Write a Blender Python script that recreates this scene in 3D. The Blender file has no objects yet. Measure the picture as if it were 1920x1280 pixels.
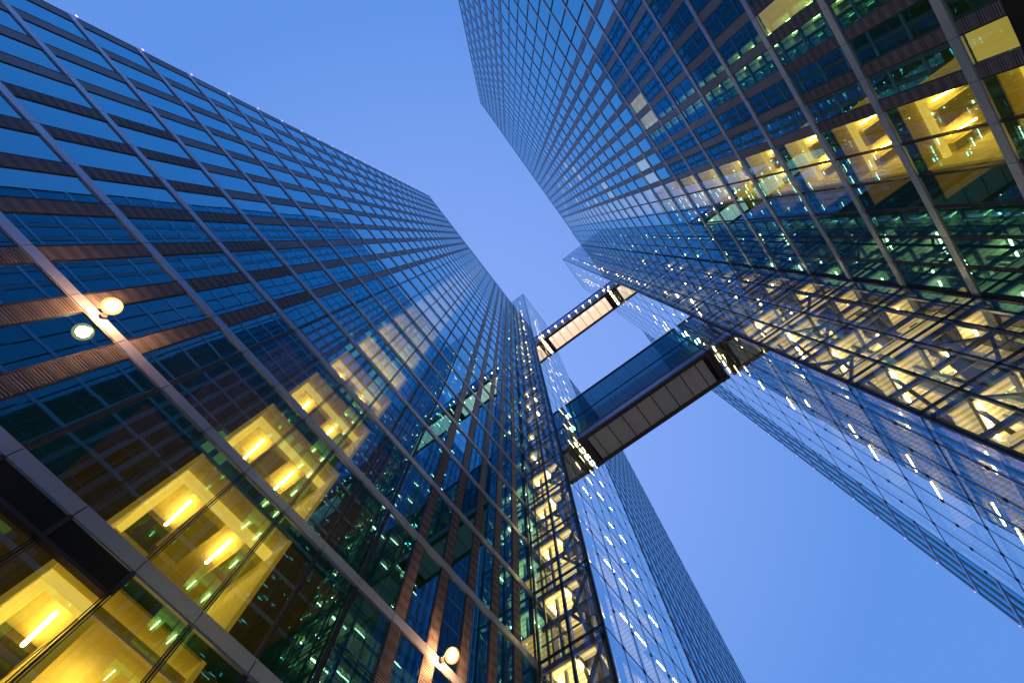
import bpy, math, random
from mathutils import Vector, Matrix
random.seed(7)
EYE = 1.6                      # camera height; all z values below are measured from the eye
M_, H_ = 1.595, 3.92           # facade module and storey height
scn = bpy.context.scene
COL = scn.collection

# ------------------------------------------------------------------ materials
def new_mat(name):
    m = bpy.data.materials.new(name); m.use_nodes = True
    nt = m.node_tree
    for n in list(nt.nodes): nt.nodes.remove(n)
    out = nt.nodes.new('ShaderNodeOutputMaterial')
    return m, nt, out
def N(nt, t, **kw):
    n = nt.nodes.new(t)
    for k, v in kw.items(): setattr(n, k, v)
    return n
def L(nt, a, b): nt.links.new(a, b)
def math_n(nt, op, a, b=None):
    n = N(nt, 'ShaderNodeMath', operation=op)
    for i, v in enumerate((a, b)):
        if v is None: continue
        if isinstance(v, (int, float)): n.inputs[i].default_value = v
        else: L(nt, v, n.inputs[i])
    return n.outputs[0]
def pos_xyz(nt):
    g = N(nt, 'ShaderNodeNewGeometry'); s = N(nt, 'ShaderNodeSeparateXYZ')
    L(nt, g.outputs['Position'], s.inputs[0]); return g, s

def surf(name, col, rough=.5, metal=0., var=.25, scale=1.5, emis=None, es=0., rib=None, ribamt=.5, stretch=None):
    """plain procedural surface: noise-varied colour, optional ribs along an axis (x,y,z), optional emission"""
    m, nt, out = new_mat(name)
    b = N(nt, 'ShaderNodeBsdfPrincipled'); L(nt, b.outputs[0], out.inputs[0])
    g, s = pos_xyz(nt)
    no = N(nt, 'ShaderNodeTexNoise'); no.inputs['Scale'].default_value = scale; no.inputs['Detail'].default_value = 5
    if stretch:
        mp = N(nt, 'ShaderNodeMapping'); mp.inputs['Scale'].default_value = stretch
        L(nt, g.outputs['Position'], mp.inputs[0]); L(nt, mp.outputs[0], no.inputs['Vector'])
    else: L(nt, g.outputs['Position'], no.inputs['Vector'])
    f = math_n(nt, 'ADD', math_n(nt, 'MULTIPLY', no.outputs[0], var * 2), 1 - var)
    if rib:
        ax, per = rib
        w = math_n(nt, 'PINGPONG', s.outputs['XYZ'.index(ax)], per / 2)
        w = math_n(nt, 'GREATER_THAN', w, per * .27)
        f = math_n(nt, 'MULTIPLY', f, math_n(nt, 'SUBTRACT', 1.0, math_n(nt, 'MULTIPLY', w, ribamt)))
    mx = N(nt, 'ShaderNodeVectorMath', operation='SCALE'); mx.inputs[0].default_value = col[:3]
    L(nt, f, mx.inputs['Scale']); L(nt, mx.outputs[0], b.inputs['Base Color'])
    b.inputs['Roughness'].default_value = rough; b.inputs['Metallic'].default_value = metal
    if emis:
        me = N(nt, 'ShaderNodeVectorMath', operation='SCALE'); me.inputs[0].default_value = emis
        L(nt, f, me.inputs['Scale']); L(nt, me.outputs[0], b.inputs['Emission Color'])
        b.inputs['Emission Strength'].default_value = es
    return m

def emit(name, col, st):
    m, nt, out = new_mat(name)
    e = N(nt, 'ShaderNodeEmission'); e.inputs[0].default_value = (*col, 1); e.inputs[1].default_value = st
    L(nt, e.outputs[0], out.inputs[0]); return m

def glass(name, r0, ior, tint0, tint1, trans, wob=0., lo=.25, hi=.85, pw=4.5):
    """window glass: see-through, with a coated reflection that grows and whitens at grazing angles"""
    m, nt, out = new_mat(name)
    lw = N(nt, 'ShaderNodeLayerWeight'); lw.inputs[0].default_value = .5
    g, s = pos_xyz(nt)
    gl = N(nt, 'ShaderNodeBsdfGlossy'); gl.inputs['Roughness'].default_value = .004
    mr = N(nt, 'ShaderNodeMapRange'); L(nt, lw.outputs['Facing'], mr.inputs[0])
    mr.inputs[1].default_value = lo; mr.inputs[2].default_value = hi
    mc = N(nt, 'ShaderNodeMix', data_type='RGBA'); mc.inputs[6].default_value = (*tint0, 1); mc.inputs[7].default_value = (*tint1, 1)
    L(nt, mr.outputs[0], mc.inputs[0]); L(nt, mc.outputs[2], gl.inputs[0])
    tr = N(nt, 'ShaderNodeBsdfTransparent'); tr.inputs[0].default_value = (*trans, 1)
    f0 = r0 + (1 - r0) * ((ior - 1) / (ior + 1)) ** 2          # Schlick, the same from both sides of the pane
    fac = math_n(nt, 'ADD', math_n(nt, 'MULTIPLY', math_n(nt, 'POWER', lw.outputs['Facing'], pw), 1 - f0), f0)
    mx = N(nt, 'ShaderNodeMixShader'); L(nt, fac, mx.inputs[0]); L(nt, tr.outputs[0], mx.inputs[1]); L(nt, gl.outputs[0], mx.inputs[2])
    if wob:
        no = N(nt, 'ShaderNodeTexNoise'); no.inputs['Scale'].default_value = .55; no.inputs['Detail'].default_value = 1
        L(nt, g.outputs['Position'], no.inputs['Vector'])
        bp = N(nt, 'ShaderNodeBump'); bp.inputs['Strength'].default_value = 1; bp.inputs['Distance'].default_value = wob
        L(nt, no.outputs[0], bp.inputs['Height']); L(nt, bp.outputs[0], gl.inputs['Normal'])
    L(nt, mx.outputs[0], out.inputs[0]); return m

def shade_glass():
    m, nt, out = new_mat('orange_shade')
    e = N(nt, 'ShaderNodeEmission'); e.inputs[0].default_value = (1, .36, .10, 1); e.inputs[1].default_value = 3.6
    tr = N(nt, 'ShaderNodeBsdfTransparent'); mx = N(nt, 'ShaderNodeMixShader'); mx.inputs[0].default_value = .45
    L(nt, tr.outputs[0], mx.inputs[1]); L(nt, e.outputs[0], mx.inputs[2]); L(nt, mx.outputs[0], out.inputs[0]); return m
MAT = dict(
    shade=shade_glass(),
    band=surf('brushed_panel', (.58, .64, .78), .36, .5, .12, .6),
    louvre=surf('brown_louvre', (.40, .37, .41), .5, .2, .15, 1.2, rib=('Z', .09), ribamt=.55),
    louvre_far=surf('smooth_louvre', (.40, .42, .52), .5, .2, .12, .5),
    frame=surf('dark_frame', (.055, .05, .06), .45, .2),
    black=surf('black_metal', (.012, .012, .014), .4, .3),
    steel=surf('grey_steel', (.22, .23, .25), .45, .3, .2, 2),
    slab=surf('dark_ceiling_teal_glow', (.05, .07, .06), .8, 0, .3, .7, (0, .55, .5), .012),  # faint teal glow put into the unlit ceilings
    officewall=surf('dark_office_teal_glow', (.05, .07, .06), .8, 0, .6, .7, (.02, .55, .5), .018),  # unlit office walls given a weak teal emission
    lob_ceil_glow=surf('lobby_ceiling', (.66, .54, .18), .7, 0, .15, 1.0, (1, .74, .10), .09),  # tube light on the ceiling put in as emission
    lob_high_glow=surf('upper_lobby_ceiling_glow', (.8, .75, .5), .7, 0, .15, 1.0, (1, .85, .45), .42),  # copy for upper storeys with more ceiling light put in
    lob_wall_glow=surf('lobby_wall', (.80, .72, .30), .7, 0, .2, .8, (1, .78, .14), .26),  # lamplight on the walls put in as emission
    lob_dim=surf('dim_lobby_wall', (.09, .075, .03), .8, 0, .5, .7, (1, .65, .05), .012),  # copy for the weakly lit zone, dimness put into the colour
    lob_bulk_glow=surf('lobby_bulkhead_glow', (.85, .78, .42), .6, 0, .08, .8, (1, .84, .26), .95),  # bright lamplit faces made by strong emission
    lob_olive_glow=surf('olive_coffer_glow', (.30, .25, .06), .7, 0, .2, 1, (1, .75, .05), .09),  # weaker lamplight put in as low emission
    tube=emit('fluorescent_tube', (1, .86, .50), 30),
    tubecore=emit('stair_tube', (1, .78, .38), 34),
    deck=surf('ribbed_deck_glow', (.75, .66, .42), .6, 0, .18, .6, (1, .76, .30), .62, rib=('X', .28), ribamt=.35),  # tube light on the decks put in as emission
    liftwall_glow=surf('lift_wall', (.60, .52, .34), .7, 0, .5, .9, (1, .72, .28), .2, rib=('Z', .3), ribamt=.3),  # wall glows by itself for the tube light on it
    blind=surf('glowing_blind', (.7, .66, .4), .8, 0, .3, .5, (.95, .85, .28), .55),  # room light put into the blind as emission
    paleblind=surf('pale_glowing_blind', (.7, .7, .6), .8, 0, .3, .6, (.9, .9, .62), .75),  # paler room light, also put in as emission
    soffit_glow=surf('glowing_soffit', (.75, .62, .52), .5, 0, .06, .7, (1, .68, .47), 1.12),  # underside glows by itself; the lamplight on it is emission
    deck_bright_glow=surf('ribbed_deck_bright_glow', (.78, .70, .44), .6, 0, .18, .6, (1, .78, .32), 1.05, rib=('X', .28), ribamt=.35),  # left tower copy with more tube light put in
    deck_dim_glow=surf('ribbed_deck_dim_glow', (.35, .36, .36), .6, 0, .18, .6, (1, .8, .5), .10, rib=('X', .28), ribamt=.35),  # copy for high storeys, weaker light put into colour and emission
    soffit=surf('grey_soffit', (.86, .80, .72), .55, .1, .14, .9, stretch=(1, 1, 1)),
    beam=surf('bronze_beam', (.13, .09, .075), .4, .5),
    bluebeam=surf('painted_beam', (.30, .28, .36), .3, .6),
    bulb=emit('lamp_bulb', (1, .80, .58), 45),
    globe=emit('sodium_globe', (1, .47, .18), 360),
    led=emit('violet_led', (.45, .35, 1), 3),
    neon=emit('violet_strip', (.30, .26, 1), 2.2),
    ground=surf('paving', (.58, .52, .47), .8, 0, .2, .4),
    roof=surf('roofing', (.12, .12, .12), .9),
    gl_fac=glass('facade_glass', .24, 1.5, (.24, .77, 1.0), (.70, .92, 1.0), (.84, .74, .32), .0006, .71, 1.0, 1.9),
    gl_core=glass('core_glass', .06, 1.7, (.30, .66, .95), (.72, .92, 1.0), (.86, .86, .70), .0015, .4, .95, 2.6),
    gl_side=glass('core_side_glass', .72, 1.7, (.50, .82, 1.0), (.88, .97, 1.0), (.80, .84, .80), .0015, .5, .95, 3),
    gl_bridge=glass('bridge_glass', .05, 1.45, (.2, .5, .8), (.5, .8, 1), (.075, .44, .50), 0),
    gl_bridge2=glass('upper_bridge_glass', .05, 1.5, (.4, .5, .9), (.8, .85, 1), (.50, .48, .68), 0),
)

# ------------------------------------------------------------------ mesh helpers
class MB:
    def __init__(s): s.v, s.f = [], []
    def quad(s, a, b, c, d):
        i = len(s.v); s.v += [a, b, c, d]; s.f.append((i, i + 1, i + 2, i + 3))
    def box(s, x0, x1, y0, y1, z0, z1):
        if x0 > x1: x0, x1 = x1, x0
        if y0 > y1: y0, y1 = y1, y0
        i = len(s.v)
        s.v += [(x0, y0, z0), (x1, y0, z0), (x1, y1, z0), (x0, y1, z0), (x0, y0, z1), (x1, y0, z1), (x1, y1, z1), (x0, y1, z1)]
        s.f += [tuple(i + k for k in q) for q in ((0, 3, 2, 1), (4, 5, 6, 7), (0, 1, 5, 4), (1, 2, 6, 5), (2, 3, 7, 6), (3, 0, 4, 7))]
    def bar(s, a, b, w, h=None):
        """rectangular bar from a to b"""
        a, b = Vector(a), Vector(b); h = h or w
        d = (b - a).normalized(); up = Vector((0, 0, 1)) if abs(d.z) < .95 else Vector((1, 0, 0))
        r = d.cross(up).normalized(); u = r.cross(d)
        i = len(s.v)
        for p in (a, b):
            for sx, sy in ((-1, -1), (1, -1), (1, 1), (-1, 1)):
                s.v.append(tuple(p + r * sx * w / 2 + u * sy * h / 2))
        s.f += [tuple(i + k for k in q) for q in ((0, 1, 2, 3), (7, 6, 5, 4), (0, 4, 5, 1), (1, 5, 6, 2), (2, 6, 7, 3), (3, 7, 4, 0))]
    def tube(s, a, b, r, n=8):
        a, b = Vector(a), Vector(b); d = (b - a).normalized()
        up = Vector((0, 0, 1)) if abs(d.z) < .95 else Vector((1, 0, 0))
        x = d.cross(up).normalized(); y = x.cross(d); i = len(s.v)
        for p in (a, b):
            for k in range(n):
                t = 2 * math.pi * k / n; s.v.append(tuple(p + (x * math.cos(t) + y * math.sin(t)) * r))
        for k in range(n): s.f.append((i + k, i + (k + 1) % n, i + n + (k + 1) % n, i + n + k))
        s.f.append(tuple(i + k for k in range(n))[::-1]); s.f.append(tuple(i + n + k for k in range(n)))
    def lathe(s, c, prof, n=20, axis='Z'):
        """profile [(r, h)] about axis through c"""
        i = len(s.v)
        for r, h in prof:
            for k in range(n):
                t = 2 * math.pi * k / n; a, b = r * math.cos(t), r * math.sin(t)
                s.v.append((c[0] + a, c[1] + b, c[2] + h) if axis == 'Z' else (c[0] + a, c[1] + h, c[2] + b))
        for j in range(len(prof) - 1):
            for k in range(n):
                s.f.append((i + j * n + k, i + j * n + (k + 1) % n, i + (j + 1) * n + (k + 1) % n, i + (j + 1) * n + k))
        s.f.append(tuple(i + k for k in range(n))[::-1]); s.f.append(tuple(i + (len(prof) - 1) * n + k for k in range(n)))
    def add(s, o):
        i = len(s.v); s.v += o.v; s.f += [tuple(i + k for k in q) for q in o.f]
    def build(s, name, mat, parent=None, smooth=False, label=None, kind=None, top=None):
        base = Vector((0, 0, 0))
        p = parent
        while p is not None: base = base + p.location; p = p.parent
        me = bpy.data.meshes.new(name)
        me.from_pydata([(v[0] - base.x, v[1] - base.y, v[2] + EYE - base.z) for v in s.v], [], s.f)
        me.materials.append(MAT[mat]); me.update()
        if smooth:
            for q in me.polygons: q.use_smooth = True
        o = bpy.data.objects.new(name, me); COL.objects.link(o)
        if parent is not None: o.parent = parent
        if label: o['label'] = label
        if kind: o['kind'] = kind
        return o
def boxm(*a):
    m = MB(); m.box(*a); return m
def root(name, loc, label, cat, group=None):
    o = bpy.data.objects.new(name, None); COL.objects.link(o); o.location = loc
    o.empty_display_size = .5; o['label'] = label; o['category'] = cat
    if group: o['group'] = group
    return o
def individuals(items, name, mat, parent, limit=100):
    """items: list of (distance key, MB); the nearest become parts, the rest one stuff part"""
    items.sort(key=lambda t: t[0]); outs = []
    for _, m in items[:limit]: outs.append(m.build(name, mat, parent))
    if len(items) > limit:
        rest = MB()
        for _, m in items[limit:]: rest.add(m)
        rest.build(name, mat, parent, kind='stuff')
    return outs

# ------------------------------------------------------------------ office towers (long slabs)
def office_tower(side, Y, x0n, x1n, zb, nfl, ztop, louvres, lobby, blinds, label):
    """side +1: facade at +Y looking toward -Y, -1: the other one.  d = depth behind the glass"""
    xs = lambda n: 15 - M_ * n
    XA, XB = xs(x0n), xs(x1n)
    yd = lambda d: Y + side * d
    t = root('office_tower', ((XA + XB) / 2, yd(7), 0), label, 'office tower', 'twin glass office towers')
    DEP = 14.0
    zk = [zb + H_ * k for k in range(nfl + 1)]
    # --- solid body behind the rooms, roof, parapet
    boxm(XA + .3, XB - .3, yd(7.5), yd(DEP), -EYE, ztop - 1).build('core_wall', 'officewall', t)
    boxm(XA + .05, XB - .05, yd(.15), yd(DEP + .05), zk[-1] + .2, zk[-1] + .5).build('roof', 'roof', t)
    p = MB(); p.box(XA, XB, yd(-.02), yd(.22), zk[-1] + .24, ztop)
    p.box(XA - .02, XB + .02, yd(-.08), yd(.34), ztop, ztop + .12)
    p.build('parapet', 'band', t)
    # end walls: glass fin with a frame edge
    for X, sgn in ((XA, -1), (XB, 1)):
        e = boxm(X + sgn * .02, X - sgn * .22, yd(.02), yd(DEP), -EYE, zk[-1] + .2).build('end_wall', 'louvre', t)
    # --- floor slabs with the ceiling below
    for k, z in enumerate(zk):
        boxm(XA + .24, XB - .24, yd(.16), yd(7.45), z - .13, z + .13).build('floor_slab', 'slab', t)
    # --- floor bands of light metal panels, with open joints
    for k, z in enumerate(zk):
        m = MB(); n = x1n
        hw = .165
        while n < x0n:
            a, b = xs(n + 1) + .012, xs(n) - .012
            m.box(a, b, yd(-.035 + random.uniform(-.004, .004)), yd(.02), z - hw, z + hw); n += 1
        m.box(XA, XB, yd(-.01), yd(.08), z - hw - .028, z - hw - .002)
        m.box(XA, XB, yd(-.01), yd(.08), z + hw + .002, z + hw + .028)
        m.build('floor_band', 'band', t)
    # --- vertical louvre strips + mullions
    for n in range(x1n, x0n + 1):
        X = xs(n); mm = MB()
        isl = louvres(n)
        zl = -EYE if side > 0 else 14.9
        mm.box(X - .018, X + .018, yd(-.008), yd(.08), -EYE, zk[-1])
        if isl and x1n < n < x0n or (isl and n == (x0n if side > 0 else x1n)):
            a, b = (X + .03, X + .49) if side > 0 else (X - .49, X - .03)
            c = b + .02 if side > 0 else a - .02
            mm.box(c - .012, c + .012, yd(-.006), yd(.09), -EYE, zk[-1])
            lv, hi = MB(), MB()
            zz = [-EYE] + zk
            for i in range(len(zz) - 1):
                z0 = zz[i] + (.20 if i else 0); z1 = zz[i + 1] - .20
                near = (abs(X) < 14 and zz[i] < 22) and z1 - z0 < 6
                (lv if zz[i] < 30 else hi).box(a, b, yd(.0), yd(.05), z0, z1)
                if near:
                    # real blades close to the viewer
                    q = z0 + .03
                    while q < z1 - .03:
                        lv.box(a + .015, b - .015, yd(-.022), yd(-.002), q, q + .035); q += .075
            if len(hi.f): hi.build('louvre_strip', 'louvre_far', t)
            lv.build('louvre_strip', 'louvre', t)
        else:
            # slim double mullion of the stair lobby zone
            mm.box(X - .065, X - .045, yd(-.004), yd(.05), -EYE, zk[-1])
            mm.box(X + .045, X + .065, yd(-.004), yd(.05), -EYE, zk[-1])
        mm.build('mullion', 'frame', t)
    # --- window panes
    panes = []; blind_cells = []
    zz = [-EYE] + zk
    for n in range(x1n, x0n):
        a, b = xs(n + 1), xs(n)
        if side > 0 and louvres(n + 1): a += .52
        if side < 0 and louvres(n): b -= .52
        for i in range(len(zz) - 1):
            z0, z1 = zz[i] + (.2 if i else 0), zz[i + 1] - .2
            m = MB(); j = lambda: yd(.03 + random.uniform(-.0013, .0013))
            m.quad((a, j(), z0), (b, j(), z0), (b, j(), z1), (a, j(), z1))
            cx, cz = (a + b) / 2, (z0 + z1) / 2
            d = math.sqrt(cx * cx + Y * Y + cz * cz)
            if cx > 15 and cx < 40: d += 500          # hidden behind the stair tower
            if z0 < 0: d += 60
            panes.append((d, m))
    individuals(panes, 'window', 'gl_fac', t)
    # --- stair lobby: ceilings, bulkheads and walls with painted-in glow, tubes
    la, lb, ba, bb = lobby                            # whole zone, bright zone
    lights = []
    for k in range(len(zk)):
        zc = zk[k] - .15
        zf = zk[k - 1] + .15 if k else -EYE
        c = MB(); c.box(ba, bb, yd(.50 if zc < 30 else .22), yd(6.5), zc - .06, zc); c.build('lobby_ceiling', 'lob_ceil_glow' if zc < 26 else 'lob_high_glow', t)
        bk = MB()
        bk.box(ba, bb, yd(1.15), yd(1.33), zc - .30, zc - .062)
        x = ba + .1
        bk.box(ba, ba + .22, yd(1.33), yd(5.5), zc - .30, zc - .062)
        bk.build('bulkhead', 'lob_bulk_glow', t)
        cf = MB(); q = ba + .45
        while q < bb - .3:
            cf.box(q + .62, min(q + 1.42, bb - .05), yd(1.5), yd(3.3), zc - .40, zc - .064); q += M_
        cf.box(ba, bb, yd(3.9), yd(4.1), zc - .5, zc - .064)
        cf.build('ceiling_coffer', 'lob_olive_glow', t)
        w = MB()
        w.box(ba - .12, ba, yd(.5), yd(6.5), zf, zc); w.box(bb, bb + .12, yd(.5), yd(6.5), zf, zc)
        w.box(ba, bb, yd(6.5), yd(6.6), zf, zc)
        w.build('lobby_wall', 'lob_wall_glow', t)
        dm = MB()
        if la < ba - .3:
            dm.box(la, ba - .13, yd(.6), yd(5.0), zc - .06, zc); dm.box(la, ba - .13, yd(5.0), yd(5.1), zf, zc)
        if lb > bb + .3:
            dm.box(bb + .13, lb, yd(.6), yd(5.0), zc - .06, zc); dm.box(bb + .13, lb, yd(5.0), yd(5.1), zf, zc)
        # door leaves and a stair soffit seen against the bright wall
        dm.box(ba + .5, ba + 1.4, yd(6.42), yd(6.49), zf, zf + 2.2)
        dm.box(ba + .24, ba + 1.2, yd(2.9), yd(4.4), zc - .22, zc - .064)
        dm.build('dim_partition', 'lob_dim' if side > 0 else 'lob_olive_glow', t)
        q = ba + .72
        while q < bb:
            m = MB(); m.tube((q, yd(1.62), zc - .26), (q + .10, yd(2.75), zc - .26), .045)
            lights.append((zk[k] + abs(q) * .01, m))
            m = MB(); m.tube((q + .62, yd(1.75), zc - .20), (q + .62, yd(2.45), zc - .20), .028)
            lights.append((zk[k] + 50 + abs(q) * .01, m)); q += M_
    individuals(lights, 'ceiling_light', 'tube', t)
    # --- blinds that glow by themselves for room light, in single office windows
    for (n, k, mt) in blinds:
        a, b = xs(n + 1), xs(n)
        if side > 0 and louvres(n + 1): a += .52
        if side < 0 and louvres(n): b -= .52
        boxm(a + .03, b - .03, yd(.14), yd(.16), zb + H_ * k + .2, zb + H_ * (k + 1) - .2).build('blind', mt, t)
    # --- little violet marker lights at the slab edges
    for z in zk:
        for X in ((XA,) if side > 0 else (XB,)):
            boxm(X - .05, X + .05, yd(-.10), yd(-.06), z + .30, z + .37).build('marker_light', 'led', t)
    return t, zk

XS = lambda n: 15 - M_ * n
tw_l, zkl = office_tower(+1, 10.0, 22, -31, 8.04, 28, 118.9,
    lambda n: n >= 12 or (n <= 5 and n != 0), (-2.50, 5.40, -.40, 3.0), [],
    'left tower of blue glass with grey bands and brown louvres, carrying two wall lamps')
# right tower: lit blinds are (column, storey)
bl = [(9, 3, 'blind'), (6, 1, 'blind'), (10, 8, 'paleblind'), (9, 8, 'paleblind'), (7, 10, 'paleblind'), (6, 10, 'paleblind'),
      (10, 18, 'paleblind'), (9, 18, 'paleblind'), (7, 15, 'paleblind'), (6, 15, 'paleblind'), (6, 18, 'paleblind'), (9, 21, 'paleblind'),
      (10, 21, 'paleblind'), (10, 24, 'paleblind'), (9, 24, 'paleblind'), (6, 20, 'paleblind'), (11, 19, 'paleblind'), (7, 22, 'paleblind'),
      (6, 28, 'paleblind'), (7, 27, 'paleblind'), (12, 26, 'paleblind'), (8, 26, 'paleblind'), (12, 4, 'blind')]
tw_r, zkr = office_tower(-1, -15.35, 30, -24, 8.70, 32, 134.9,
    lambda n: 6 <= n <= 15 or n >= 23 or n < 0, (5.47, 10.2, 5.50, 8.58), bl,
    'right tower, taller, with yellow lit stair lobbies and scattered lit office windows')

# dark recess at the foot of the left tower (bottom left) and of the right tower
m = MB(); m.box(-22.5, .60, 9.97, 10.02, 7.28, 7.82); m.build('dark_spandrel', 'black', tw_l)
m = MB(); m.box(-20, .62, 9.90, 10.06, 7.19, 7.27)
for n in range(9, 22): m.box(XS(n) - .05, XS(n) + .05, 9.91, 9.965, 7.28, 7.82)
m.build('transom', 'frame', tw_l)
m = MB(); m.box(-32, 5.40, -15.36, -15.30, 12.9, 14.88); m.build('dark_spandrel', 'black', tw_r)  # flat black panel put in for the darkness of the recess
# ground floor lobby of the left tower
m = MB(); m.box(.7, 3.6, 10.6, 14, 7.3, 7.5); m.box(-9, -1.2, 11.5, 14, 6.6, 6.7); m.build('lobby_ceiling', 'lob_ceil_glow', tw_l)
m = MB(); m.box(.7, .9, 10.6, 15, 3, 7.3); m.box(.9, 4.2, 14, 14.2, 0, 7.3); m.build('lobby_wall', 'lob_wall_glow', tw_l)
for (x, y, z) in ((1.5, 11.6, 6.9), (2.6, 12.2, 6.9), (1.4, 13.0, 6.9), (-1.6, 12.4, 6.3)):
    m = MB(); m.tube((x, y, z), (x + .1, y + 1.0, z), .04); m.build('ceiling_light', 'tube', tw_l)

# glazed plant screen on the roof of the right tower
m = MB()
for q in range(4): m.quad((11 + q, -15.5, 134.8), (11.97 + q, -15.5, 134.8), (11.97 + q, -15.5, 139), (11 + q, -15.5, 139))
m.quad((11, -15.5, 134.8), (11, -22, 134.8), (11, -22, 139), (11, -15.5, 139))
m.build('roof_screen', 'gl_side', tw_r)
m = MB()
for q in range(5): m.box(10.97 + q, 11.03 + q, -15.56, -15.50, 134.8, 139)
m.box(10.95, 15, -15.58, -15.48, 138.95, 139.1); m.box(10.95, 11.05, -22, -15.5, 138.95, 139.1)
m.build('screen_frame', 'frame', tw_r)

# ------------------------------------------------------------------ glass stair and lift towers
def stair_tower(side, yo, yi, ncol, zb, ztop, label):
    """front glass at X=15 from Y=yo (outer corner) to yi (office slab); long side glass at Y=yo, X 15..26.2"""
    t = root('stair_tower', (20.6, (yo + yi) / 2, 0), label, 'glass tower', 'glass stair towers')
    XF, XE = 15.0, 15 + 7 * M_
    s = 1 if yi > yo else -1
    nfl = int((ztop - zb) / H_)
    zk = [-EYE] + [zb + H_ * k for k in range(nfl + 1)] + [ztop]
    cw = abs(yi - yo) / ncol
    ys = [yo + s * cw * i for i in range(ncol + 1)]
    if side > 0: ys_top = ys + [yi + s * cw * i for i in (1, 2, 3)]
    fp, sp = [], []
    j = lambda: random.uniform(-.0025, .0025)
    for i in range(len(zk) - 1):
        z0, z1 = zk[i] + .012, zk[i + 1] - .012
        for c in range(ncol):
            m = MB(); a, b = ys[c] + s * .012, ys[c + 1] - s * .012
            m.quad((XF + j(), a, z0), (XF + j(), b, z0), (XF + j(), b, z1), (XF + j(), a, z1)); fp.append((z0, m))
        for c in range(7):
            m = MB(); a, b = XF + M_ * c + .012, XF + M_ * (c + 1) - .012
            m.quad((a, yo + j(), z0), (b, yo + j(), z0), (b, yo + j(), z1), (a, yo + j(), z1)); sp.append((z0 + c, m))
    if ztop > (118.9 if side > 0 else 134.9):
        zt = 119 if side > 0 else 135
        m = MB(); m.quad((XF, yi, zt), (XF, yi + s * 6, zt), (XF, yi + s * 6, ztop), (XF, yi, ztop)); fp.append((900, m))
    # far end glass
    m = MB(); m.quad((XE, yo, -EYE), (XE, yi, -EYE), (XE, yi, ztop), (XE, yo, ztop)); sp.append((901, m))
    individuals(fp, 'front_pane', 'gl_core', t, 60); individuals(sp, 'side_pane', 'gl_side', t, 90)
    # dark joints: vertical rods and horizontal rails
    for y in ys:
        m = MB(); m.box(XF - .014, XF + .13, y - .042, y + .042, -EYE, ztop); m.build('mullion', 'black', t)
    for c in range(1, 8):
        x = XF + M_ * c; m = MB(); m.box(x - .017, x + .017, yo - s * .012, yo + s * .07, -EYE, ztop); m.build('mullion', 'black', t)
    for z in zk[1:]:
        m = MB(); m.box(XF - .012, XF + .10, yo, yi, z - .034, z + .034); m.box(XF, XE, yo - s * .014, yo + s * .06, z - .017, z + .017)
        m.build('rail', 'black', t)
    # clamps at the pane corners and half way up
    cl = MB()
    for i in range(1, len(zk) - 1):
        for zc, w in ((zk[i], .07), ((zk[i] + zk[i + 1]) / 2, .07)):
            if zc > 100: continue
            for y in ys[1:-1] + ([] if zc != zk[i] else [ys[0]]): cl.box(XF - .035, XF + .05, y - w, y + w, zc - .06, zc + .06)
            for c in range(1, 8):
                x = XF + M_ * c; cl.box(x - w, x + w, yo - s * .035, yo + s * .03, zc - .06, zc + .06)
    cl.build('glass_clamp', 'black', t, kind='stuff')
    # --- inside: ribbed decks, frames, bracing, stairs, tubes
    yin = yi + s * 3.5
    for i, z in enumerate(zk[1:-1]):
        m = MB()
        # decks leave gaps for the lift shafts
        m.box(XF + 1.9, XE - .6, yo + s * .9, yi + s * 2.5, z - .20, z - .10)
        m.box(XF + .45, XF + 1.9, yo + s * (1.15 if i % 2 else .9), yo + s * (abs(yi - yo) * .55), z - .20, z - .10)
        if ncol == 2: m.box(XF + .45, XF + 1.88, yo + s * (abs(yi - yo) * .56), yi - s * .15, z - .20, z - .10)
        if ncol > 2: m.box(XF + .45, XF + 1.9, yi - s * 1.5, yi - s * .25, z - .20, z - .10)
        m.box(XF + .9, XF + 2.4, yo + s * 1.0, yi - s * .4, z - 2.06, z - 1.98) if i % 2 == 0 else None
        m.build('deck', ('deck_bright_glow' if side > 0 else 'deck') if z < 34 else 'deck_dim_glow', t)
        m = MB()
        m.box(XF + .25, XF + .40, yo + s * .12, yi, z - .34, z - .08)                 # edge beam behind the glass
        m.box(XF + .25, XE - .2, yo + s * .15, yo + s * .30, z - .34, z - .12)        # beam along the side glass
        for y in ys[1:]: m.box(XF + .42, XE - .5, y - .06, y + .06, z - .42, z - .21)
        m.box(XF + .30, XF + .38, yo + s * .12, yi, z + 1.0, z + 1.05)                 # hand rail
        m.build('floor_beam', 'steel', t)
    braces = []
    for z0, z1 in zip(zk[1:-1], zk[2:]):
        k = int(round((z0 - zb) / H_))
        # K bracing in the front bay and along the depth
        ya, yb = (ys[0] + s * .3, ys[1]) if ncol == 2 else (ys[k % (ncol - 1)], ys[k % (ncol - 1) + 1])
        mid = (z0 + z1) / 2
        for p, q, w in (((XF + .55, ya, z0), (XF + .55, yb, mid), .14), ((XF + .55, yb, mid), (XF + .55, ya, z1), .14),
                        ((XF + .6, ys[-2], z0), (XF + 3.2, ys[-2], z1), .16), ((XF + 3.2, ys[1], z0), (XF + .6, ys[1], z1), .14)):
            if z0 > 75: continue
            m = MB(); m.bar(p, q, w); braces.append((z0, m))
        # stair flights seen from below
        fy = yi - s * 1.2 if ncol > 2 else yi - s * .9
        for p, q, w in (((XF + .7, fy, z0), (XF + 3.8, fy, mid), 1.0), ((XF + 3.8, fy - s * 1.1, mid), (XF + .7, fy - s * 1.1, z1), .9)):
            m = MB(); m.bar(p, q, w, .12); m.build('stair_flight', 'steel', t)
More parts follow.
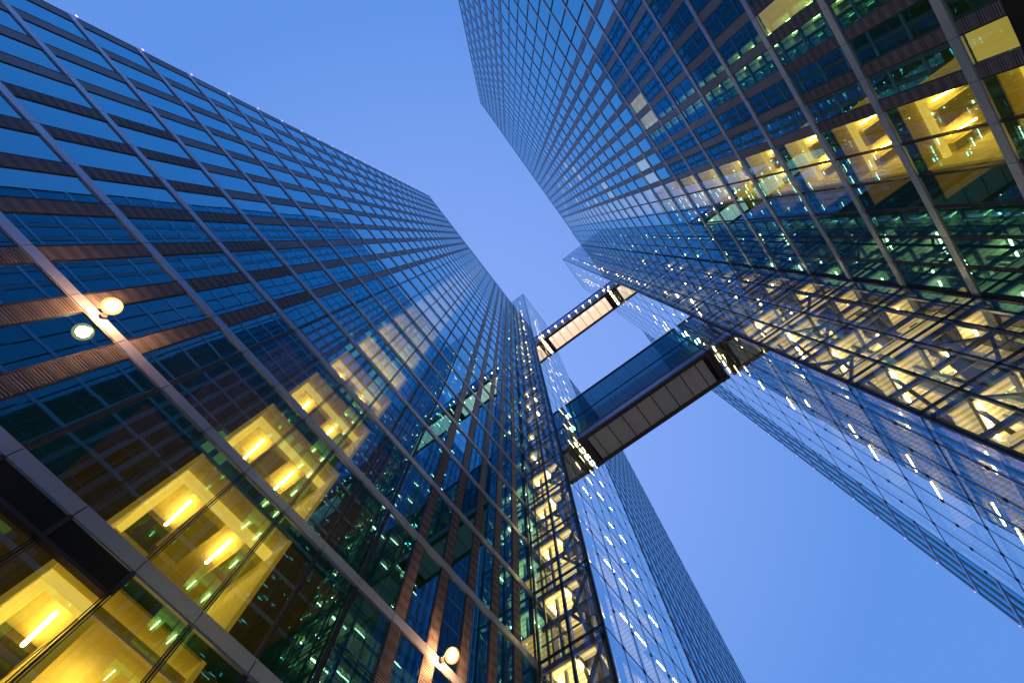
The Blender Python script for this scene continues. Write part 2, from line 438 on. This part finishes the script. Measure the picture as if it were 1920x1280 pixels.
        # mid-height transom and wide flat posts behind the glass
        m = MB(); m.box(XF + .35, XF + .50, yo + s * .15, yi - s * .05, mid - .10, mid + .12); m.build('transom', 'steel', t)
    individuals(braces, 'brace', 'steel', t, 100)
    for i, y in enumerate(ys[:-1]):
        yc = y + s * cw * (.62 if i % 2 else .78); w = .20 if ncol > 2 else .13
        boxm(XF + 2.05, XF + 2.15, yc - w, yc + w, -EYE, ztop - 3).build('column', 'steel', t)
    cpos = [(XF + .5, yo + s * .35), (XF + 1.9, yo + s * .5), (XF + 4.6, yo + s * .5), (XE - .6, yo + s * .5), (XF + .5, ys[-2] + s * .25), (XF + 1.9, ys[-2]), (XF + .42, yi - s * .3)]
    if ncol > 2: cpos += [(XF + .5, ys[1] + s * .3), (XF + 1.2, ys[2] - s * .5), (XF + 1.9, ys[1] + s * .8), (XF + 2.2, ys[3])]
    else: cpos += [(XF + 1.1, ys[1] - s * .6), (XF + .9, ys[1] + s * .9)]
    for (x, y) in cpos:
        w = random.choice((.05, .07, .10))
        boxm(x - w, x + w, y - w, y + w, -EYE, ztop - 3).build('column', 'steel', t)
    # lift shaft wall at the back, broken by storey
    for z0, z1 in zip(zk[:-1], zk[1:]):
        m = MB(); m.box(XF + 4.4, XF + 4.5, yo + s * 1.6, yi + s * 1.5, z0, z1 - .45)
        m.box(XF + 2.3, XF + 2.38, yi - s * 1.4, yi - s * .2, z0, z1 - .9); m.build('lift_wall', 'liftwall_glow', t)
    # fluorescent tubes under every deck
    lights = []
    rnd = random.Random(3)
    for i, z in enumerate(zk[1:-1]):
        zt = z - .48
        spots = [(XF + .45, XF + 1.95, yo + s * 1.75), (XF + 4.7, XF + 6.0, yo + s * .40), (XF + 2.6, XF + 3.7, yo + s * 1.1)]
        if ncol > 2: spots += [(XF + 1.0, XF + 2.2, yo + s * 4.1), (XF + .6, XF + 1.2, yo + s * 5.6), (XF + 6.6, XF + 7.8, yo + s * .7), (XF + 2.3, XF + 2.9, yo + s * 2.9)]
        else: spots += [(XF + .7, XF + 1.3, yo + s * 2.9), (XF + 6.8, XF + 7.6, yo + s * .5), (XF + 3.1, XF + 4.2, yo + s * .35), (XF + 8.3, XF + 9.2, yo + s * .45)]
        for q, (a, b, y) in enumerate(spots):
            if z > 26 and rnd.random() < .25: continue
            a += rnd.uniform(-.15, .25); b += rnd.uniform(-.35, .15)
            m = MB(); m.tube((a, y, zt), (b, y, zt), .045 if q else .055, 6); lights.append((z + q * .1, m))
            if q == 0:
                m = MB(); m.tube((b + .15, y, zt), (b + .65, y, zt), .05, 6); lights.append((z + .6, m))
    individuals(lights, 'fluorescent_tube', 'tubecore', t)
    # roof frame
    m = MB(); m.box(XF - .03, XF + .15, yo - s * .03, yi + s * 6, ztop - .05, ztop + .12); m.box(XF, XE, yo - s * .03, yo + s * .15, ztop - .05, ztop + .12)
    m.box(XE - .1, XE + .05, yo, yi + s * 6, ztop - .05, ztop + .12); m.box(XF - .02, XF + .1, yo - s * .02, yo + s * .06, -EYE, ztop)
    m.build('corner_frame', 'black', t)
    boxm(XF + .2, XE - .2, yo + s * .3, yi + s * 6, ztop - 2.6, ztop - 2.4).build('roof', 'roof', t)
    boxm(XF + .1, XE - .05, yi + s * 3.8, yi + s * 4.0, -EYE, ztop - 2).build('back_wall', 'officewall', t)
    return t
st_l = stair_tower(+1, 6.52, 9.88, 2, 8.04, 127.5, 'slender glass stair tower beside the left office tower, two panes wide')
st_r = stair_tower(-1, -8.58, -15.23, 4, 8.60, 136.2, 'broad glass stair tower beside the right office tower, four panes wide, full of lit bracing')

# ------------------------------------------------------------------ skybridges
def skybridge(z0, zsof, zmid, ztop, lit, label):
    X0, X1, Ya, Yb = 18.75, 22.15, -8.40, 6.34
    t = root('skybridge', ((X0 + X1) / 2, -1.0, z0 + EYE), label, 'skybridge', 'skybridges between the towers')
    seams = [-6.45 + 1.6 * k for k in range(8)]
    # soffit panels
    edges = [-7.3] + seams + [5.45]
    for a, b in zip(edges[:-1], edges[1:]):
        m = MB(); m.box(X0 + .38, X1 - .42, a + .045, b - .045, zsof, zsof + .08)
        o = m.build('soffit_panel', 'soffit_glow' if lit else 'soffit', t)
        if not lit:
            bt = MB()
            for x in (X0 + .75, X1 - .8):
                for y in (a + .14, b - .14): bt.lathe((x, y, zsof - .012), [(.028, 0), (.028, .012)], 8)
            bt.build('bolt', 'black', o)
    m = MB(); m.box(X0 + .30, X1 - .35, Ya + .2, Yb - .2, zsof + .085, zsof + .2); m.build('underfloor', 'black', t)
    # side beams
    for x, w in ((X0, 1), (X1, -1)):
        m = MB()
        if lit:
            m.box(x, x + w * .25, Ya, Yb, zsof - .12, zsof + 2.55); m.box(x, x + w * .40, Ya, Yb, zsof - .16, zsof - .04)
            m.build('side_beam', 'beam', t)
        else:
            m.box(x, x + w * .16, Ya, Yb, zsof + .15, z0); m.build('side_beam', 'bluebeam', t)
            m = MB(); m.box(x + w * .02, x + w * .40, Ya, Yb, zsof - .06, zsof + .14); m.box(x - w * .05, x + w * .04, Ya, Yb, z0 - .02, z0 + .12)
            m.build('beam_flange', 'beam', t)
    # glass walls in panes, with rails and posts
    rows = [z0, zmid, ztop] if not lit else [z0, ztop]
    for x in (X0 + .05, X1 - .05):
        for ra, rb in zip(rows[:-1], rows[1:]):
            ed = [Ya] + seams + [5.0, Yb]
            for a, b in zip(ed[:-1], ed[1:]):
                m = MB(); m.quad((x, a + .02, ra + .06), (x, b - .02, ra + .06), (x, b - .02, rb - .04), (x, a + .02, rb - .04))
                m.build('glass_pane', 'gl_bridge2' if lit else 'gl_bridge', t)
        m = MB()
        for y in (seams if not lit else ()): m.box(x - .025, x + .025, y - .02, y + .02, z0, ztop)
        for r in rows[1:]: m.box(x - .05, x + .05, Ya, Yb, r - .04, r + .05)
        m.box(x - .09, x + .09, Ya, Yb, ztop + .05, ztop + .22)
        m.build('glazing_frame', 'frame', t)
    # truss inside the glass
    m = MB()
    if not lit:
        for x in (X0 + .35, X1 - .35):
            ys = [Ya + .5 + 1.98 * k for k in range(8)]
            for i in range(7):
                a, b = (z0 + .3, ztop - .3) if i % 2 else (ztop - .3, z0 + .3)
                m.bar((x, ys[i], a), (x, ys[i + 1], b), .04)
        m.build('truss', 'steel', t)
        m = MB(); m.box(X0 + .2, X1 - .2, Ya, Yb, z0 + .02, z0 + .16); m.box(X0 + .5, X1 - .5, Ya, Yb, zmid - .12, zmid)
        m.build('walkway', 'steel', t)
    else:
        m.box(X0 + .3, X1 - .3, Ya, Yb, z0 + .02, z0 + .16); m.build('walkway', 'steel', t)
    m = MB()
    m.box(X0 + .1, X1 - .1, Ya, Yb, ztop + .02, ztop + .10)
    m.build('roof', 'gl_bridge' if not lit else 'gl_bridge2', t)
    # gangway frames at both ends
    for ya, yb in ((Ya + .05, Ya + .75), (Yb - .75, Yb - .05)):
        m = MB(); zz = zsof - .10
        m.box(X0 - .03, X1 + .03, ya, ya + .22, zz, zsof + .12); m.box(X0 - .03, X1 + .03, yb - .22, yb, zz, zsof + .12)
        m.box(X0 + .42, X1 - .44, ya + .23, yb - .23, zsof + .02, zsof + .08)
        m.build('gangway_sill', 'beam', t)
        m = MB()
        inn, outr = (ya + .3, yb - .25)
        for x in (X0 - .04, X1 - .10): m.box(x, x + .14, inn, outr, zsof, ztop + .05)
        m.box(X0 - .04, X1 + .04, inn, outr, ztop + .06, ztop + .2)
        m.build('gangway_frame', 'black', t)
    # lit joint between bridge and stair tower
    for y in (Ya - .02, Yb + .02):
        for i, x in enumerate((X0 + .5, X0 + 1.35, X0 + 2.2, X0 + 3.0)):
            for zz in ((zsof + .45, zsof + 2.8) if lit else (zsof + .45, z0 + 2.9, zmid + 2.4)):
                if i % 2 and zz > zsof + 1: continue
                m = MB(); m.tube((x - .28, y, zz), (x + .22, y, zz), .045, 6); m.build('joint_light', 'tubecore', t)
    for y0 in (Ya + .04, Yb - .04):
        m = MB(); m.box(X0 + .3, X1 - .3, y0 - .03, y0 + .03, zsof + .2, zsof + .34); m.build('joint_panel', 'lob_ceil_glow', t)
    if lit:
        for y in [s for s in seams] + [-8.05, 6.15]:
            l = MB(); l.lathe((X0 - .10, y, z0 - .10), [(.02, -.10), (.07, -.07), (.10, 0), (.07, .07), (.02, .10)], 12)
            l.build('edge_lamp', 'bulb', t, smooth=True)
        for a, b in zip(edges[:-1], edges[1:]):  # added bulbs that make bright spots on the soffit
            c = (a + b) / 2
            l = MB(); l.lathe((X0 + .75, c, zsof - .16), [(.02, -.05), (.05, 0), (.02, .05)], 10); l.build('added_hotspot_bulb', 'bulb', t, smooth=True)
    return t
sb_lo = skybridge(40.3, 39.3, 44.1, 48.35, False, 'lower skybridge with teal glass walls and dull grey panelled underside')
sb_hi = skybridge(84.95, 82.1, 86.4, 88.0, True, 'upper skybridge with glowing cream panelled underside and a row of small lamps')

# violet light strips behind the side glass of the right stair tower
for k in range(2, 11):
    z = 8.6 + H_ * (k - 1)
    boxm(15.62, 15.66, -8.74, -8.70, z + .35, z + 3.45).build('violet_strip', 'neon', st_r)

# ------------------------------------------------------------------ wall lamps
def wall_lamp(x, z, label):
    t = root('wall_lamp', (x, 9.90, z + EYE), label, 'lamp', 'round wall lamps on the left tower')
    y = 9.46
    g = MB(); n = 10
    ball = lambda q: [(q * math.sin(math.pi * k / n) + .004, -q * math.cos(math.pi * k / n)) for k in range(n + 1)]
    g.lathe((x, y, z), ball(.23), 28); o = g.build('globe', 'shade', t, smooth=True)
    g = MB(); g.lathe((x, y, z), ball(.15), 24); g.build('bulb', 'globe', o, smooth=True)
    c = MB(); c.lathe((x, y, z + .19), [(.10, 0), (.12, .02), (.12, .06), (.06, .10)], 20); c.build('cap', 'frame', t, smooth=True)
    a = MB(); a.tube((x, y, z + .27), (x, 9.72, z + .30), .022); a.tube((x, 9.72, z + .30), (x, 9.90, z + .10), .022); a.build('arm', 'frame', t)
    b = MB(); b.lathe((x, 9.90, z + .08), [(.09, -.03), (.09, 0)], 20, 'Y'); b.build('wall_plate', 'frame', t)
    return t
wall_lamp(-4.95, 11.97, 'glowing orange globe lamp on the left tower among blue windows, upper left')
wall_lamp(9.33, 11.95, 'glowing orange globe lamp on the left tower low down near the stair tower, bottom centre')

# ------------------------------------------------------------------ ground
m = MB(); S = 4000
m.quad((-S, -S, -EYE), (S, -S, -EYE), (S, S, -EYE), (-S, S, -EYE))
g = m.build('ground', 'ground'); g['kind'] = 'structure'; g['label'] = 'paved plaza between the towers'; g['category'] = 'ground'

# ------------------------------------------------------------------ sky and sun
SKY_GAIN = 1.35
SUN_EL, SUN_ROT = math.radians(1.5), math.radians(200)
w = bpy.data.worlds.new('World'); scn.world = w; w.use_nodes = True
nt = w.node_tree
for n in list(nt.nodes): nt.nodes.remove(n)
out = N(nt, 'ShaderNodeOutputWorld'); bg = N(nt, 'ShaderNodeBackground'); L(nt, bg.outputs[0], out.inputs[0])
sky = N(nt, 'ShaderNodeTexSky'); sky.sky_type = 'NISHITA'; sky.sun_disc = False
sky.sun_elevation = SUN_EL; sky.sun_rotation = SUN_ROT; sky.air_density = 1.2; sky.dust_density = .6; sky.ozone_density = 4
tc = N(nt, 'ShaderNodeTexCoord')
# dusk tint laid over the physical sky
dp = N(nt, 'ShaderNodeVectorMath', operation='DOT_PRODUCT'); L(nt, tc.outputs['Generated'], dp.inputs[0]); dp.inputs[1].default_value = Vector((.24, .33, .91)).normalized()
mr = N(nt, 'ShaderNodeMapRange'); L(nt, dp.outputs['Value'], mr.inputs[0]); mr.inputs[1].default_value = .70; mr.inputs[2].default_value = 1.0
mix = N(nt, 'ShaderNodeMix', data_type='RGBA'); L(nt, mr.outputs[0], mix.inputs[0])
mix.inputs[6].default_value = (.110, .270, .72, 1); mix.inputs[7].default_value = (.225, .370, .85, 1)
m2 = N(nt, 'ShaderNodeMix', data_type='RGBA'); m2.inputs[0].default_value = .82
L(nt, sky.outputs[0], m2.inputs[6]); 
sc2 = N(nt, 'ShaderNodeVectorMath', operation='SCALE'); L(nt, mix.outputs[2], sc2.inputs[0]); sc2.inputs['Scale'].default_value = 10.0 * SKY_GAIN
L(nt, sc2.outputs[0], m2.inputs[7]); L(nt, m2.outputs[2], bg.inputs[0]); bg.inputs[1].default_value = .10

sd = bpy.data.lights.new('sun', 'SUN'); sd.energy = .06; sd.angle = math.radians(12); sd.color = (1, .8, .6)
so = bpy.data.objects.new('sun', sd); COL.objects.link(so); so.location = (0, 0, 300)
dirv = Vector((math.sin(SUN_ROT) * math.cos(SUN_EL), math.cos(SUN_ROT) * math.cos(SUN_EL), math.sin(SUN_EL)))
so.rotation_euler = dirv.to_track_quat('Z', 'Y').to_euler()

# ------------------------------------------------------------------ camera
cd = bpy.data.cameras.new('camera'); cam = bpy.data.objects.new('camera', cd); COL.objects.link(cam); scn.camera = cam
f, yaw, pit, roll = 849.4777, .624462, 1.342294, -.0284394
fw = Vector((math.cos(pit) * math.cos(yaw), math.cos(pit) * math.sin(yaw), math.sin(pit)))
rt = Vector((math.sin(yaw), -math.cos(yaw), 0)); up = rt.cross(fw)
r2 = rt * math.cos(roll) + up * math.sin(roll); u2 = r2.cross(fw)
R = Matrix((r2, u2, -fw)).transposed().to_4x4(); R.translation = Vector((0, 0, EYE)); cam.matrix_world = R
cd.sensor_width = 36; cd.lens = f / 1920 * 36; cd.clip_start = .05; cd.clip_end = 20000

scn.view_settings.view_transform = 'Standard'; scn.view_settings.look = 'None'; scn.view_settings.exposure = 0
cy = scn.cycles
cy.max_bounces = 10; cy.glossy_bounces = 4; cy.diffuse_bounces = 2; cy.transparent_max_bounces = 14; cy.transmission_bounces = 2
cy.sample_clamp_indirect = 6; cy.use_denoising = True; cy.caustics_reflective = False
